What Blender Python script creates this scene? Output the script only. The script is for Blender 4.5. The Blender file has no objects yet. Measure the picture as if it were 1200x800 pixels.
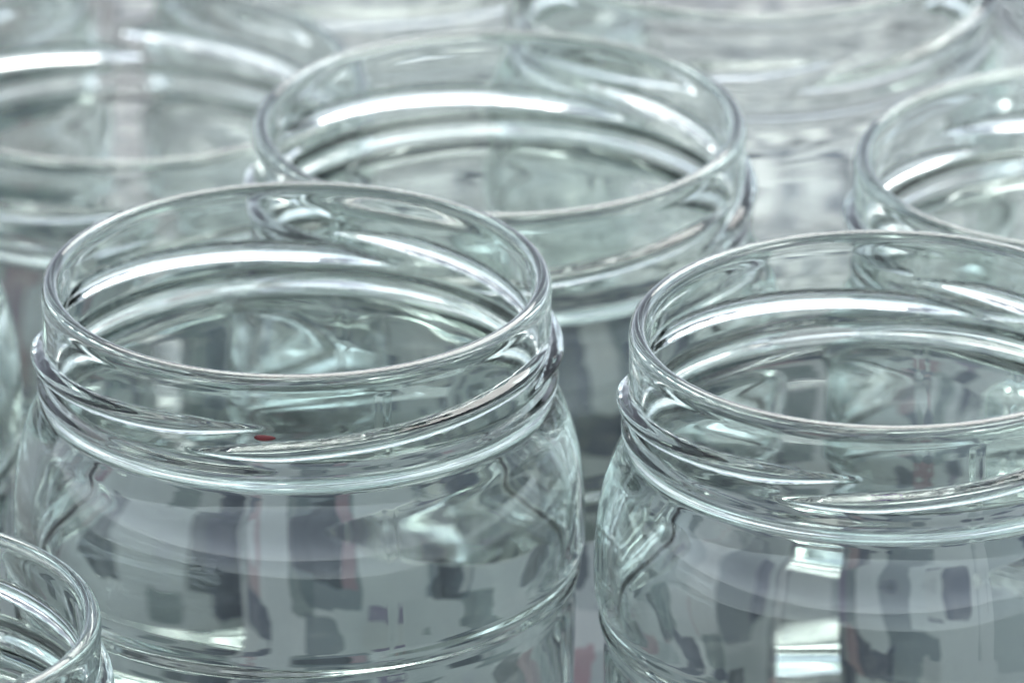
import bpy, math, random
import numpy as np
from mathutils import Vector

# ------------------------------------------------------------------ camera, world, sun, exposure
S = bpy.context.scene
COL = S.collection
cam_d = bpy.data.cameras.new('camera')
cam = bpy.data.objects.new('camera', cam_d)
COL.objects.link(cam)
cam.location = (0.027775, -1.839895, 0.889120)
cam.rotation_euler = (math.radians(90 - 23.3), 0, 0)
cam_d.sensor_width = 36.0
cam_d.lens = 545.45
cam_d.clip_start = 0.01
cam_d.clip_end = 500.0
cam_d.dof.use_dof = True
cam_d.dof.focus_distance = 1.975
cam_d.dof.aperture_fstop = 26.0
S.camera = cam

SUN_EL, SUN_AZ = math.radians(54), math.radians(14)     # azimuth clockwise from +Y (the way the camera looks)
w = bpy.data.worlds.new('World')
S.world = w
w.use_nodes = True
nt = w.node_tree
nt.nodes.clear()
sky = nt.nodes.new('ShaderNodeTexSky')
sky.sky_type = 'NISHITA'
sky.sun_disc = False
sky.sun_elevation = SUN_EL
sky.sun_rotation = SUN_AZ
sky.air_density = 0.35
sky.dust_density = 0.2
sky.ozone_density = 1.0
hs = nt.nodes.new('ShaderNodeHueSaturation')            # overcast: the cloud layer takes most of the blue out
hs.inputs['Saturation'].default_value = 0.38
bg = nt.nodes.new('ShaderNodeBackground')
bg.inputs['Strength'].default_value = 0.08
wo = nt.nodes.new('ShaderNodeOutputWorld')
nt.links.new(sky.outputs['Color'], hs.inputs['Color'])
nt.links.new(hs.outputs['Color'], bg.inputs['Color'])
nt.links.new(bg.outputs[0], wo.inputs[0])

sun_d = bpy.data.lights.new('sun', 'SUN')
sun_d.energy = 1.25
sun_d.angle = math.radians(52)
sun_d.color = (1.0, 0.985, 0.96)
sun = bpy.data.objects.new('sun', sun_d)
COL.objects.link(sun)
sv = Vector((math.sin(SUN_AZ) * math.cos(SUN_EL), math.cos(SUN_AZ) * math.cos(SUN_EL), math.sin(SUN_EL)))
sun.rotation_euler = sv.to_track_quat('Z', 'Y').to_euler()
sun.location = sv * 3

S.view_settings.view_transform = 'Standard'
S.view_settings.look = 'None'
S.view_settings.exposure = 2.1
S.view_settings.gamma = 1.0
S.view_settings.use_curve_mapping = False
S.render.engine = 'CYCLES'
cy = S.cycles
cy.max_bounces = 18
cy.transmission_bounces = 18
cy.glossy_bounces = 12
cy.diffuse_bounces = 2
cy.transparent_max_bounces = 16
cy.caustics_reflective = True
cy.caustics_refractive = True
cy.blur_glossy = 0.3
cy.sample_clamp_indirect = 6.0
cy.use_adaptive_sampling = True
cy.adaptive_threshold = 0.03
cy.use_denoising = True
try:
    cy.denoiser = 'OPENIMAGEDENOISE'
    cy.denoising_input_passes = 'RGB_ALBEDO_NORMAL'
except Exception:
    pass

# ------------------------------------------------------------------ materials
def new_mat(name):
    m = bpy.data.materials.new(name)
    m.use_nodes = True
    m.node_tree.nodes.clear()
    return m, m.node_tree.nodes, m.node_tree.links

def glass_mat(name, tint, rough=0.0):
    m, N, L = new_mat(name)
    out = N.new('ShaderNodeOutputMaterial')
    g = N.new('ShaderNodeBsdfGlass')
    g.inputs['Color'].default_value = (*tint, 1)
    g.inputs['IOR'].default_value = 1.52
    g.inputs['Roughness'].default_value = rough
    # handled glass: faint smears, a little rougher in patches
    tc = N.new('ShaderNodeTexCoord')
    n1 = N.new('ShaderNodeTexNoise')
    n1.inputs['Scale'].default_value = 55.0
    n1.inputs['Detail'].default_value = 5.0
    n1.inputs['Distortion'].default_value = 1.2
    mr = N.new('ShaderNodeMapRange')
    mr.inputs['From Min'].default_value = 0.56
    mr.inputs['From Max'].default_value = 0.74
    mr.inputs['To Min'].default_value = 0.0
    mr.inputs['To Max'].default_value = 0.05
    L.new(tc.outputs['Object'], n1.inputs['Vector'])
    L.new(n1.outputs['Fac'], mr.inputs['Value'])
    L.new(mr.outputs['Result'], g.inputs['Roughness'])
    L.new(g.outputs[0], out.inputs['Surface'])
    return m

GLASS = glass_mat('clear_glass', (0.968, 0.987, 0.979))

def plain(name, col, rough=0.6):
    m, N, L = new_mat(name)
    out = N.new('ShaderNodeOutputMaterial')
    p = N.new('ShaderNodeBsdfPrincipled')
    p.inputs['Roughness'].default_value = rough
    tc = N.new('ShaderNodeTexCoord')
    n = N.new('ShaderNodeTexNoise')
    n.inputs['Scale'].default_value = 40
    n.inputs['Detail'].default_value = 6
    mx = N.new('ShaderNodeMix'); mx.data_type = 'RGBA'
    mx.inputs[6].default_value = (*[c * 0.75 for c in col], 1)
    mx.inputs[7].default_value = (*[min(1, c * 1.2) for c in col], 1)
    L.new(tc.outputs['Object'], n.inputs['Vector'])
    L.new(n.outputs['Fac'], mx.inputs[0])
    L.new(mx.outputs[2], p.inputs['Base Color'])
    L.new(p.outputs[0], out.inputs['Surface'])
    return m

def paper_mat(name, seed, base, plain_share, block=95.0):
    """printed paper: columns of grey text-like lines, with blocks of flat colour print"""
    m, N, L = new_mat(name)
    out = N.new('ShaderNodeOutputMaterial')
    p = N.new('ShaderNodeBsdfPrincipled')
    p.inputs['Roughness'].default_value = 0.8
    p.inputs['Specular IOR Level'].default_value = 0.15
    tc = N.new('ShaderNodeTexCoord')
    mp = N.new('ShaderNodeMapping')
    mp.inputs['Location'].default_value = (seed * 0.37, seed * 0.21, seed * 1.7)
    L.new(tc.outputs['Object'], mp.inputs['Vector'])

    def cells(scale, sx, sy):
        v = N.new('ShaderNodeVectorMath'); v.operation = 'MULTIPLY'
        v.inputs[1].default_value = (sx, sy, 0.0)
        L.new(mp.outputs[0], v.inputs[0])
        a = N.new('ShaderNodeVectorMath'); a.operation = 'ADD'
        a.inputs[1].default_value = (0, 0, seed * 3.3 + scale)
        L.new(v.outputs[0], a.inputs[0])
        vo = N.new('ShaderNodeTexVoronoi')
        vo.distance = 'CHEBYCHEV'
        vo.inputs['Scale'].default_value = scale
        vo.inputs['Randomness'].default_value = 0.75
        L.new(a.outputs[0], vo.inputs['Vector'])
        return vo
    def stepped(vo, chan, stops):
        sep = N.new('ShaderNodeSeparateColor')
        L.new(vo.outputs['Color'], sep.inputs[0])
        ramp = N.new('ShaderNodeValToRGB')
        ramp.color_ramp.interpolation = 'CONSTANT'
        el = ramp.color_ramp.elements
        while len(el) < len(stops):
            el.new(0.5)
        for e, (pos, c) in zip(el, stops):
            e.position = pos
            e.color = (*c, 1)
        L.new(sep.outputs[chan], ramp.inputs[0])
        return sep, ramp
    big = cells(34.0, 1.0, 0.6)
    _, tone = stepped(big, 0, [(0.0, base), (0.30, tuple(c * 0.72 for c in base)), (0.48, tuple(c * 1.18 for c in base)),
                               (0.64, tuple(c * 0.38 for c in base)), (0.76, tuple(c * 0.92 for c in base)), (0.86, tuple(c * 1.6 for c in base))])
    blocks = cells(block, 1.0, 0.5)
    sep, ramp = stepped(blocks, 0, [(0.0, (0.006, 0.010, 0.040)), (0.24, (0.62, 0.63, 0.60)), (0.40, (0.008, 0.014, 0.055)), (0.55, (0.16, 0.19, 0.21)),
                                    (0.60, (0.68, 0.68, 0.66)), (0.72, (0.07, 0.012, 0.16)), (0.80, (0.012, 0.016, 0.018)), (0.93, (0.30, 0.28, 0.29))])
    has = N.new('ShaderNodeMath'); has.operation = 'GREATER_THAN'
    has.inputs[1].default_value = plain_share
    L.new(sep.outputs[1], has.inputs[0])
    # text-like print: fine cells inside lines
    small = cells(420.0, 0.45, 1.0)
    sep2 = N.new('ShaderNodeSeparateColor')
    L.new(small.outputs['Color'], sep2.inputs[0])
    ink = N.new('ShaderNodeMath'); ink.operation = 'GREATER_THAN'
    ink.inputs[1].default_value = 0.58
    L.new(sep2.outputs[0], ink.inputs[0])
    inkm = N.new('ShaderNodeMath'); inkm.operation = 'MULTIPLY'
    inkm.inputs[1].default_value = 0.55
    L.new(ink.outputs[0], inkm.inputs[0])
    basem = N.new('ShaderNodeMix'); basem.data_type = 'RGBA'
    L.new(tone.outputs[0], basem.inputs[6])
    basem.inputs[7].default_value = (0.10, 0.11, 0.13, 1)
    L.new(inkm.outputs[0], basem.inputs[0])
    fine = cells(230.0, 1.0, 0.6)
    sepf, rampf = stepped(fine, 0, [(0.0, (0.03, 0.035, 0.05)), (0.35, (0.52, 0.53, 0.52)), (0.7, (0.10, 0.11, 0.14)), (0.9, (0.65, 0.65, 0.63))])
    hasf = N.new('ShaderNodeMath'); hasf.operation = 'GREATER_THAN'
    hasf.inputs[1].default_value = 0.72
    L.new(sepf.outputs[1], hasf.inputs[0])
    mf = N.new('ShaderNodeMix'); mf.data_type = 'RGBA'
    L.new(hasf.outputs[0], mf.inputs[0])
    L.new(basem.outputs[2], mf.inputs[6])
    L.new(rampf.outputs[0], mf.inputs[7])
    basem = mf
    mx = N.new('ShaderNodeMix'); mx.data_type = 'RGBA'
    L.new(has.outputs[0], mx.inputs[0])
    L.new(basem.outputs[2], mx.inputs[6])
    L.new(ramp.outputs[0], mx.inputs[7])
    L.new(mx.outputs[2], p.inputs['Base Color'])
    L.new(p.outputs[0], out.inputs['Surface'])
    return m

def label_mat(name, seed):
    """printed paper label: pale stock with upright blocks of navy, red, violet and grey print (u = way round the jar, v = height, in metres)"""
    m, N, L = new_mat(name)
    out = N.new('ShaderNodeOutputMaterial')
    p = N.new('ShaderNodeBsdfPrincipled')
    p.inputs['Roughness'].default_value = 0.5
    p.inputs['Specular IOR Level'].default_value = 0.25
    uv = N.new('ShaderNodeUVMap')
    uv.uv_map = 'label'
    nz = N.new('ShaderNodeTexNoise')
    nz.inputs['Scale'].default_value = 240.0
    nz.inputs['Detail'].default_value = 4.0
    L.new(uv.outputs[0], nz.inputs['Vector'])
    jog = N.new('ShaderNodeVectorMath'); jog.operation = 'MULTIPLY_ADD'
    jog.inputs[1].default_value = (0.0020, 0.0024, 0.0)
    L.new(nz.outputs['Color'], jog.inputs[0])
    L.new(uv.outputs[0], jog.inputs[2])
    def layer(scale, sx, sy, rnd_, stops, thr, below):
        v = N.new('ShaderNodeVectorMath'); v.operation = 'MULTIPLY_ADD'
        v.inputs[1].default_value = (sx, sy, 0.0)
        v.inputs[2].default_value = (seed * 0.173, seed * 0.091, seed * 2.1 + scale)
        L.new(jog.outputs[0], v.inputs[0])
        vo = N.new('ShaderNodeTexVoronoi')
        vo.distance = 'CHEBYCHEV'
        vo.inputs['Scale'].default_value = scale
        vo.inputs['Randomness'].default_value = rnd_
        L.new(v.outputs[0], vo.inputs['Vector'])
        sp_ = N.new('ShaderNodeSeparateColor')
        L.new(vo.outputs['Color'], sp_.inputs[0])
        rp = N.new('ShaderNodeValToRGB')
        rp.color_ramp.interpolation = 'CONSTANT'
        el = rp.color_ramp.elements
        while len(el) < len(stops):
            el.new(0.5)
        for e, (pos, c) in zip(el, stops):
            e.position = pos
            e.color = (*c, 1)
        L.new(sp_.outputs[0], rp.inputs[0])
        if below is None:
            return rp.outputs[0]
        gt = N.new('ShaderNodeMath'); gt.operation = 'GREATER_THAN'
        gt.inputs[1].default_value = thr
        L.new(sp_.outputs[1], gt.inputs[0])
        mx = N.new('ShaderNodeMix'); mx.data_type = 'RGBA'
        ink = N.new('ShaderNodeMath'); ink.operation = 'MULTIPLY'      # thin, slightly worn print
        wear = N.new('ShaderNodeMapRange')
        wear.inputs['From Min'].default_value = 0.3
        wear.inputs['From Max'].default_value = 0.6
        wear.inputs['To Min'].default_value = 0.6
        wear.inputs['To Max'].default_value = 0.78
        L.new(nz.outputs['Fac'], wear.inputs['Value'])
        L.new(gt.outputs[0], ink.inputs[0])
        L.new(wear.outputs['Result'], ink.inputs[1])
        L.new(ink.outputs[0], mx.inputs[0])
        L.new(below, mx.inputs[6])
        L.new(rp.outputs[0], mx.inputs[7])
        return mx.outputs[2]
    c0 = layer(75.0, 1.3, 0.5, 0.55, [(0.0, (0.78, 0.80, 0.78)), (0.35, (0.60, 0.64, 0.63)), (0.6, (0.82, 0.83, 0.81)), (0.84, (0.36, 0.40, 0.42))], 0, None)
    c2 = layer(185.0, 1.1, 0.6, 0.6, [(0.0, (0.03, 0.045, 0.12)), (0.30, (0.78, 0.78, 0.75)), (0.52, (0.40, 0.20, 0.24)), (0.55, (0.22, 0.28, 0.28)),
                                      (0.74, (0.18, 0.11, 0.26)), (0.80, (0.06, 0.08, 0.11)), (0.92, (0.55, 0.34, 0.37))], 0.62, c0)
    L.new(c2, p.inputs['Base Color'])
    L.new(p.outputs[0], out.inputs['Surface'])
    return m

# ------------------------------------------------------------------ small helpers
def mesh_obj(name, verts, faces, mat, parent=None, smooth=True):
    me = bpy.data.meshes.new(name)
    me.from_pydata(verts, [], faces)
    me.update()
    if smooth:
        me.polygons.foreach_set('use_smooth', [True] * len(me.polygons))
    if mat:
        me.materials.append(mat)
    o = bpy.data.objects.new(name, me)
    COL.objects.link(o)
    o.parent = parent
    return o

# ------------------------------------------------------------------ the setting: ground, table, printed paper
M_GROUND = plain('asphalt', (0.05, 0.052, 0.055), 0.85)
R = 150.0
g = mesh_obj('ground', [(-R, -R, -0.76), (R, -R, -0.76), (R, R, -0.76), (-R, R, -0.76)], [(0, 1, 2, 3)], M_GROUND, None, False)
g['kind'] = 'structure'

M_BOARD = plain('table_board', (0.045, 0.042, 0.04), 0.45)
def slab(x0, x1, y0, y1, z0, z1):
    v = [(x0, y0, z0), (x1, y0, z0), (x1, y1, z0), (x0, y1, z0), (x0, y0, z1), (x1, y0, z1), (x1, y1, z1), (x0, y1, z1)]
    f = [(3, 2, 1, 0), (4, 5, 6, 7), (0, 1, 5, 4), (1, 2, 6, 5), (2, 3, 7, 6), (3, 0, 4, 7)]
    return v, f
v, f = slab(-0.55, 0.65, -0.30, 0.62, -0.035, -0.004)
t = mesh_obj('table_surface', v, f, M_BOARD, None, False)
t['kind'] = 'structure'

def paper_sheet(x0, x1, y0, y1, z, rot, mat, label, seed):
    rnd = random.Random(seed)
    nx, ny = 40, 32
    cx, cyy = (x0 + x1) / 2, (y0 + y1) / 2
    verts, faces = [], []
    ph = [rnd.uniform(0, 6.28) for _ in range(4)]
    for lay, dz in ((0, 0.0), (1, -0.0002)):
        for j in range(ny + 1):
            for i in range(nx + 1):
                x = -(x1 - x0) / 2 + (x1 - x0) * i / nx
                y = -(y1 - y0) / 2 + (y1 - y0) * j / ny
                zz = 0.00025 * (math.sin(x * 47 + ph[0]) * math.sin(y * 39 + ph[1]) + 0.5 * math.sin(x * 83 + y * 61 + ph[2]))
                verts.append((x, y, zz + dz))
    W = nx + 1
    off = (nx + 1) * (ny + 1)
    for j in range(ny):
        for i in range(nx):
            a = j * W + i
            faces.append((a, a + 1, a + W + 1, a + W))
            faces.append((off + a, off + a + W, off + a + W + 1, off + a + 1))
    for i in range(nx):
        faces.append((i, off + i, off + i + 1, i + 1))
        a = ny * W + i
        faces.append((a, a + 1, off + a + 1, off + a))
    for j in range(ny):
        a = j * W
        faces.append((a, a + W, off + a + W, off + a))
        a = j * W + nx
        faces.append((a, off + a, off + a + W, a + W))
    o = mesh_obj('printed_sheet', verts, faces, mat)
    o.location = (cx, cyy, z)
    o.rotation_euler = (0, 0, math.radians(rot))
    o['label'] = label
    o['category'] = 'paper'
    o['group'] = 'printed sheets under the jars'
    return o

paper_sheet(-0.095, 0.045, -0.09, 0.12, -0.0032, 4, paper_mat('print_near', 4, (0.36, 0.375, 0.37), 0.80),
            'printed paper sheet under the sharp front jar', 1)
paper_sheet(0.03, 0.165, -0.085, 0.13, -0.0020, -3, paper_mat('print_right', 6, (0.37, 0.38, 0.375), 0.80),
            'printed paper sheet under the right foreground jar, with navy and red print', 2)
paper_sheet(-0.075, 0.17, 0.09, 0.265, -0.0008, 1.5, paper_mat('print_middle', 17, (0.36, 0.375, 0.375), 0.97, 80.0),
            'densely printed paper sheet seen bent through the two front jars', 3)
paper_sheet(-0.035, 0.19, 0.25, 0.44, 0.0004, -1.0, paper_mat('print_back', 25, (0.36, 0.37, 0.37), 0.998, 80.0),
            'mostly plain grey paper sheet behind the blurred back jars', 4)

# ------------------------------------------------------------------ glass jars
MM = 0.001
def smoothstep(a, b, x):
    t_ = np.clip((x - a) / (b - a), 0, 1)
    return t_ * t_ * (3 - 2 * t_)

def catmull(pts, n_per):
    pts = np.array(pts, float)
    top_z = pts[:, 1].max()
    P = np.vstack([2 * pts[0] - pts[1], pts, 2 * pts[-1] - pts[-2]])
    out = []
    for i in range(1, len(P) - 2):
        p0, p1, p2, p3 = P[i - 1:i + 3]
        d = np.linalg.norm(p2 - p1)
        n = max(2, int(math.ceil(d / (0.26 if top_z - (p1[1] + p2[1]) / 2 < 16.5 else n_per))))
        # centripetal-like tangents limited by the segment length
        d0 = max(np.linalg.norm(p1 - p0), 1e-6); d2 = max(np.linalg.norm(p3 - p2), 1e-6)
        m1 = ((p2 - p1) / d + (p1 - p0) / d0) / 2 * d
        m2 = ((p3 - p2) / d2 + (p2 - p1) / d) / 2 * d
        for k in range(n):
            s = k / n
            out.append((2*s**3 - 3*s**2 + 1) * p1 + (s**3 - 2*s**2 + s) * m1 + (-2*s**3 + 3*s**2) * p2 + (s**3 - s**2) * m2)
    out.append(P[-2])
    return np.array(out)

NA = 320
def build_jar_mesh(H, seed):
    """surface of one jar (mm), outer wall from the foot up, over the lip and down the inner wall.  q = depth below the lip"""
    rnd = np.random.RandomState(seed)
    # --- outer profile (r, z), from the centre of the base upwards
    o_pts = [(0.02, 3.2), (12, 3.0), (24, 2.4), (29.5, 0.9), (31.5, 0.0), (33.2, 0.5), (35.2, 2.4), (36.3, 5.2), (36.5, 8.0), (36.1, 10.2), (35.7, 12.2)]
    o_pts += [(35.75, H - 46.0), (35.85, H - 42.5), (36.3, H - 41.0), (36.45, H - 40.2), (36.2, H - 39.3), (36.3, H - 38.6), (36.95, H - 37.0),
              (37.1, H - 34.0), (37.0, H - 30.0), (36.6, H - 26.0), (35.75, H - 22.0), (34.55, H - 18.6), (33.7, H - 16.9), (33.25, H - 15.9), (33.3, H - 15.2),
              (33.6, H - 14.6), (33.8, H - 13.9), (33.65, H - 13.2), (33.2, H - 12.6), (32.95, H - 11.9), (32.88, H - 10.8),
              (32.88, H - 4.4), (32.92, H - 2.8), (32.97, H - 1.7), (32.78, H - 0.7), (32.3, H - 0.18), (31.65, H)]
    i_pts = [(31.1, H - 0.18), (30.72, H - 0.7), (30.55, H - 1.6), (30.6, H - 3.2), (30.72, H - 5.5), (30.85, H - 10), (30.95, H - 13.5), (31.35, H - 16.5), (32.2, H - 19.5), (33.4, H - 23.0),
             (34.4, H - 27.0), (34.9, H - 31.0), (34.85, H - 36.0), (34.4, H - 40.0), (34.0, H - 44.0), (33.9, 14.0), (33.4, 10.0), (31.6, 7.0), (27.5, 5.3), (20, 5.4), (10, 6.0), (0.02, 6.2)]
    prof = catmull(o_pts + i_pts, 0.8)
    # coarse resampling on the long straight panel is fine; mark where the outer wall ends
    top = int(np.argmax(prof[:, 1]))
    n = len(prof)
    phi = np.arange(NA) * 2 * math.pi / NA          # 0 = towards the camera (-Y), growing to the right (+X)
    r = np.repeat(prof[:, 0:1], NA, 1)
    z = np.repeat(prof[:, 1:2], NA, 1)
    outer = (np.arange(n) <= top)[:, None] & np.ones((1, NA), bool)
    q = H - z
    PH = np.repeat(phi[None, :], n, 0)
    # --- four lug threads, rising to the right
    lug_id = np.zeros((n, NA), int)
    for k in range(4):
        start = math.radians(-23 + 90 * k)
        length = math.radians(104)
        s = ((PH - start + math.pi / 6) % (2 * math.pi) - math.pi / 6) / length
        qc = 11.1 - 4.0 * np.clip(s, 0, 1) ** 0.9
        env = smoothstep(-0.03, 0.20, s) * (1 - smoothstep(0.78, 1.05, s))
        hw = 1.2 * (0.12 + 0.88 * env)
        x = (q - qc) / hw
        prof_l = np.clip(1 - x * x, 0, 1) ** 0.65
        disp = 1.6 * env * prof_l
        disp = np.where(outer & (q > 2.6) & (q < 14.5), disp, 0)
        hit = (disp > 0.12) & (disp > r * 0)
        r = np.where(outer, np.maximum(r, prof[:, 0:1] + disp), r)
        lug_id = np.where(hit, k + 1, lug_id)
    # --- mould seams, two opposite each other
    for a in (math.radians(-9 + 180), math.radians(20)):
        dphi = (PH - a + math.pi) % (2 * math.pi) - math.pi
        seam = 0.07 * np.exp(-(dphi * 33 / 0.28) ** 2) * (q > 3.2) * (z > 2)
        r = np.where(outer, r + seam, r)
    # --- uneven blown inner wall, slightly uneven outer wall
    wob = np.zeros_like(r); wob2 = np.zeros_like(r)
    for _ in range(7):
        ka = rnd.randint(1, 8); kz = rnd.uniform(0.03, 0.22); p0 = rnd.uniform(0, 6.28)
        wob += rnd.uniform(0.4, 1) * np.sin(ka * PH + kz * z + p0) / 7
        ka = rnd.randint(1, 6); kz = rnd.uniform(0.02, 0.15); p0 = rnd.uniform(0, 6.28)
        wob2 += rnd.uniform(0.4, 1) * np.sin(ka * PH + kz * z + p0) / 7
    bodyw = smoothstep(13, 24, q) * (prof[:, 0:1] > 4) * smoothstep(0, 20, prof[:, 0:1])
    r = np.where(outer, r + 0.05 * wob2 * bodyw, r + 0.24 * wob * bodyw)
    X = r * np.sin(PH); Y = -r * np.cos(PH)
    V = np.stack([X, Y, z], -1).reshape(-1, 3) * MM
    i = np.arange(n - 1)[:, None]; j = np.arange(NA)[None, :]
    j2 = (j + 1) % NA
    F = np.stack([i * NA + j + 0 * i, i * NA + j2 + 0 * i, (i + 1) * NA + j2, (i + 1) * NA + j], -1).reshape(-1, 4)
    # vertex normals of the whole closed surface
    fn = np.cross(V[F[:, 2]] - V[F[:, 0]], V[F[:, 3]] - V[F[:, 1]])
    vn = np.zeros_like(V)
    for c in range(4):
        np.add.at(vn, F[:, c], fn)
    vn /= np.maximum(np.linalg.norm(vn, axis=1, keepdims=True), 1e-12)
    # end caps (tiny discs at the axis)
    caps = [list(range(NA))[::-1], list((n - 1) * NA + np.arange(NA))]
    # --- which piece of the jar each face belongs to
    q0 = prof[:-1, 1] * 0.5 + prof[1:, 1] * 0.5
    qm = np.repeat((H - q0)[:, None], NA, 1).reshape(-1)
    zm = np.repeat(q0[:, None], NA, 1).reshape(-1)
    om = np.repeat((np.arange(n - 1) < top)[:, None], NA, 1).reshape(-1)
    lid = lug_id[:-1, :].reshape(-1)
    lid2 = lug_id[1:, :].reshape(-1)
    lug = np.where((lid > 0) & (lid2 > 0), lid, 0)
    part = np.full(len(F), 'body', dtype=object)
    part[qm < 3.0] = 'rim'
    part[(qm >= 3.0) & (qm < 15.6)] = 'neck'
    part[om & (qm >= 12.0) & (qm < 15.1)] = 'neck_ring'
    part[(qm >= 15.6) & (qm < 38.8)] = 'shoulder'
    part[om & (qm >= 38.8) & (qm < 42.5)] = 'ridge'
    part[zm < 11.0] = 'base'
    for k in range(1, 5):
        part[(lug == k) & om & (qm >= 3.0) & (qm < 12.0)] = 'thread%d' % k
    return V, F, vn, part, caps

def jar_parts(H, seed):
    V, F, vn, part, caps = build_jar_mesh(H, seed)
    out = {}
    for key in ['rim', 'neck', 'neck_ring', 'thread1', 'thread2', 'thread3', 'thread4', 'shoulder', 'ridge', 'body', 'base']:
        sel = F[part == key]
        polys = sel.tolist()
        if key == 'base':
            polys = polys + [list(map(int, c)) for c in caps]
        used = np.unique(np.concatenate([np.array(p_) for p_ in (polys if key == 'base' else [sel.reshape(-1)])]))
        remap = np.full(len(V), -1, int); remap[used] = np.arange(len(used))
        name = 'thread' if key.startswith('thread') else key
        me = bpy.data.meshes.new('jar_' + name)
        if key == 'base':
            me.from_pydata(V[used].tolist(), [], [[int(remap[a]) for a in p_] for p_ in polys])
        else:
            me.from_pydata(V[used].tolist(), [], remap[sel].tolist())
        me.update()
        me.polygons.foreach_set('use_smooth', [True] * len(me.polygons))
        me.normals_split_custom_set_from_vertices(vn[used].tolist())
        me.materials.append(GLASS)
        out[key] = me
    return out

def label_mesh(H, seed, mat):
    rnd_ = random.Random(seed)
    z0, z1 = 14.5, H - 46.5
    na = 120
    half = math.radians(88)
    vs, fs, uvs = [], [], []
    p_ = rnd_.uniform(0, 6)
    for i_ in range(na + 1):
        a = -half + 2 * half * i_ / na
        e0 = z0 + 0.18 * math.sin(2 * a + p_)
        e1 = z1 - 0.18 * math.sin(1.5 * a + p_)
        for (r_, zz) in ((35.98, e0), (35.98, e1), (36.08, e1), (36.08, e0)):
            vs.append((r_ * math.sin(a) * MM, -r_ * math.cos(a) * MM, zz * MM))
            uvs.append((a * 36 * MM, zz * MM))
    for i_ in range(na):
        b = i_ * 4; c = b + 4
        for k in range(4):
            k2 = (k + 1) % 4
            fs.append((b + k, b + k2, c + k2, c + k))
    fs.append((0, 3, 2, 1))
    fs.append((na * 4, na * 4 + 1, na * 4 + 2, na * 4 + 3))
    me = bpy.data.meshes.new('jar_paper_label')
    me.from_pydata(vs, [], fs)
    me.update()
    lay = me.uv_layers.new(name='label')
    for lp in me.loops:
        lay.data[lp.index].uv = uvs[lp.vertex_index]
    me.materials.append(mat)
    return me

PARENT = {'neck_ring': 'neck', 'thread1': 'neck', 'thread2': 'neck', 'thread3': 'neck', 'thread4': 'neck', 'ridge': 'body'}
def place_jar(parts, x, y, z, rot, label, tilt=(0, 0), paper=None, turn=0):
    root = bpy.data.objects.new('glass_jar', None)
    root.empty_display_size = 0.02
    COL.objects.link(root)
    root.location = (x, y, z)
    root.rotation_euler = (math.radians(tilt[0]), math.radians(tilt[1]), math.radians(rot))
    root['label'] = label
    root['category'] = 'jar'
    root['group'] = 'open glass jars on the table'
    made = {}
    for key in ['rim', 'neck', 'shoulder', 'body', 'base', 'neck_ring', 'thread1', 'thread2', 'thread3', 'thread4', 'ridge']:
        o = bpy.data.objects.new('thread' if key.startswith('thread') else key, parts[key])
        COL.objects.link(o)
        o.parent = made[PARENT[key]] if key in PARENT else root
        made[key] = o
    if paper:
        o = bpy.data.objects.new('paper_label', paper)
        o.rotation_euler = (0, 0, math.radians(turn - rot))
        COL.objects.link(o)
        o.parent = made['body']
        o['label'] = 'pale paper label with small blocks of coloured print'
    return root, made

TALL = jar_parts(105.0, 3)
TALL2 = jar_parts(105.0, 8)
MID = jar_parts(97.5, 5)
LOW = jar_parts(82.5, 6)
SHORT = jar_parts(79.5, 7)

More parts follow.
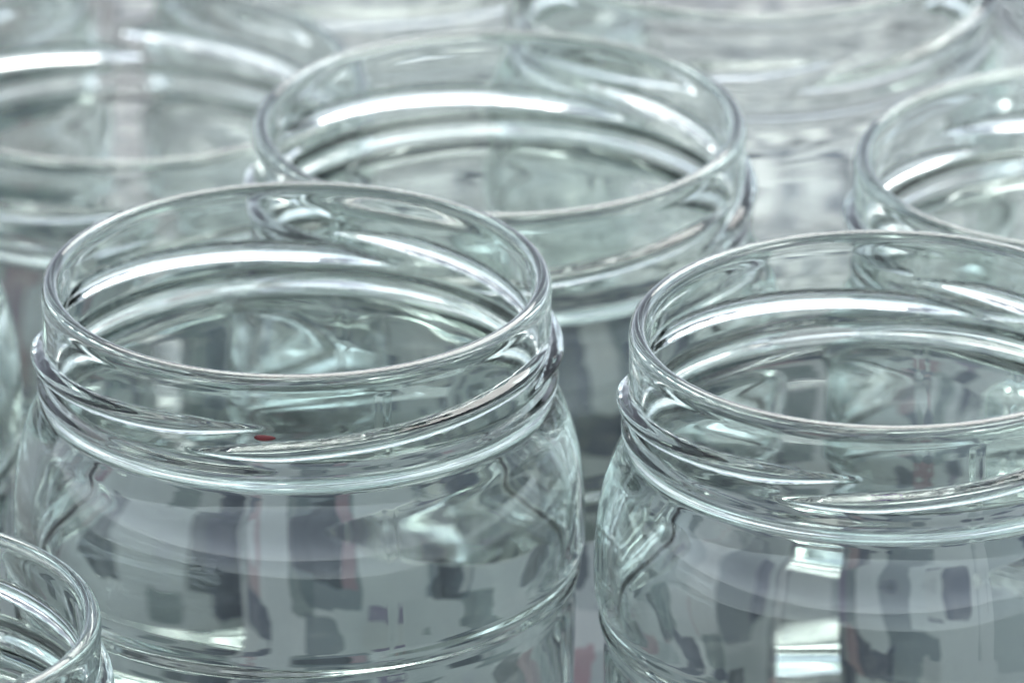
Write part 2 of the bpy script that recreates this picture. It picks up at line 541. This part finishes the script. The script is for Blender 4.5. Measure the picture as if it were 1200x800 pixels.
LAB_MID = [label_mesh(97.5, k, label_mat('label_print', 50 + k)) for k in range(3)]
LAB_LOW = [label_mesh(82.5, 5 + k, label_mat('label_print', 55 + k)) for k in range(2)]
Z0 = 0.0006
front, fparts = place_jar(TALL, 0.0007, 0.0, Z0 + 0.0002, 0, 'clear glass jar in sharp focus at front left, small red speck on its neck', (0, -0.4))
place_jar(TALL2, 0.0749, -0.0162, Z0 + 0.0002, -1, 'clear glass jar in the right foreground, cut by the frame, navy print seen through', (0, 0.4))
place_jar(SHORT, -0.0572, -0.0486, Z0, -12, 'nearest jar, only its rim showing in the bottom left corner')
place_jar(MID, 0.0261, 0.0713, Z0, -13, 'slightly blurred glass jar directly behind the sharp front jar', paper=LAB_MID[0])
place_jar(MID, 0.1061, 0.0597, Z0, -40, 'blurred glass jar at the right edge, behind the right foreground jar', paper=LAB_MID[1], turn=10)
place_jar(MID, 0.0606, 0.1410, Z0, 30, 'large blurred glass jar at the top right, its mouth cut by the frame', paper=LAB_MID[2], turn=-15)
place_jar(LOW, -0.0260, 0.1252, Z0, 14, 'very blurred glass jar at the upper left with a white highlight band', paper=LAB_LOW[0])
place_jar(MID, -0.0745, 0.0550, Z0, 50, 'blurred glass jar at the left edge, only its shoulder beside the sharp jar')
place_jar(LOW, 0.0120, 0.2000, Z0, -25, 'farthest blurred glass jar at the top centre, between the two back jars', paper=LAB_LOW[1])
place_jar(LOW, -0.0660, 0.1950, Z0, 70, 'far blurred glass jar in the top left corner', paper=LAB_LOW[0], turn=70)
place_jar(LOW, 0.1290, 0.1850, Z0, 10, 'far blurred glass jar in the top right corner', paper=LAB_LOW[1], turn=60)

# red speck on the neck of the front jar
M_RED = plain('speck_red', (0.28, 0.06, 0.06), 0.4)  # dark red colour of the speck
rs, seg = 0.0014, 16
vv, ff = [], []
a0, zc, rr = math.radians(-6.5), 0.105 - 0.0083, 0.03293
for lay, k in ((0, 1.0), (1, 0.6)):
    for i_ in range(seg):
        a = 2 * math.pi * i_ / seg
        jit = 1 + 0.06 * math.sin(3 * a + 1)
        da = rs * k * jit * math.cos(a) / rr
        dz = 0.30 * rs * k * jit * math.sin(a)
        r_ = rr + 0.0001 * lay
        vv.append((r_ * math.sin(a0 + da), -r_ * math.cos(a0 + da), zc + dz))
for i_ in range(seg):
    j_ = (i_ + 1) % seg
    ff.append((i_, j_, seg + j_, seg + i_))
ff.append(tuple(range(seg, 2 * seg)))
ff.append(tuple(range(seg))[::-1])
sp = mesh_obj('red_speck', vv, ff, M_RED, fparts['neck'])
sp['label'] = 'small dark red speck on the neck'
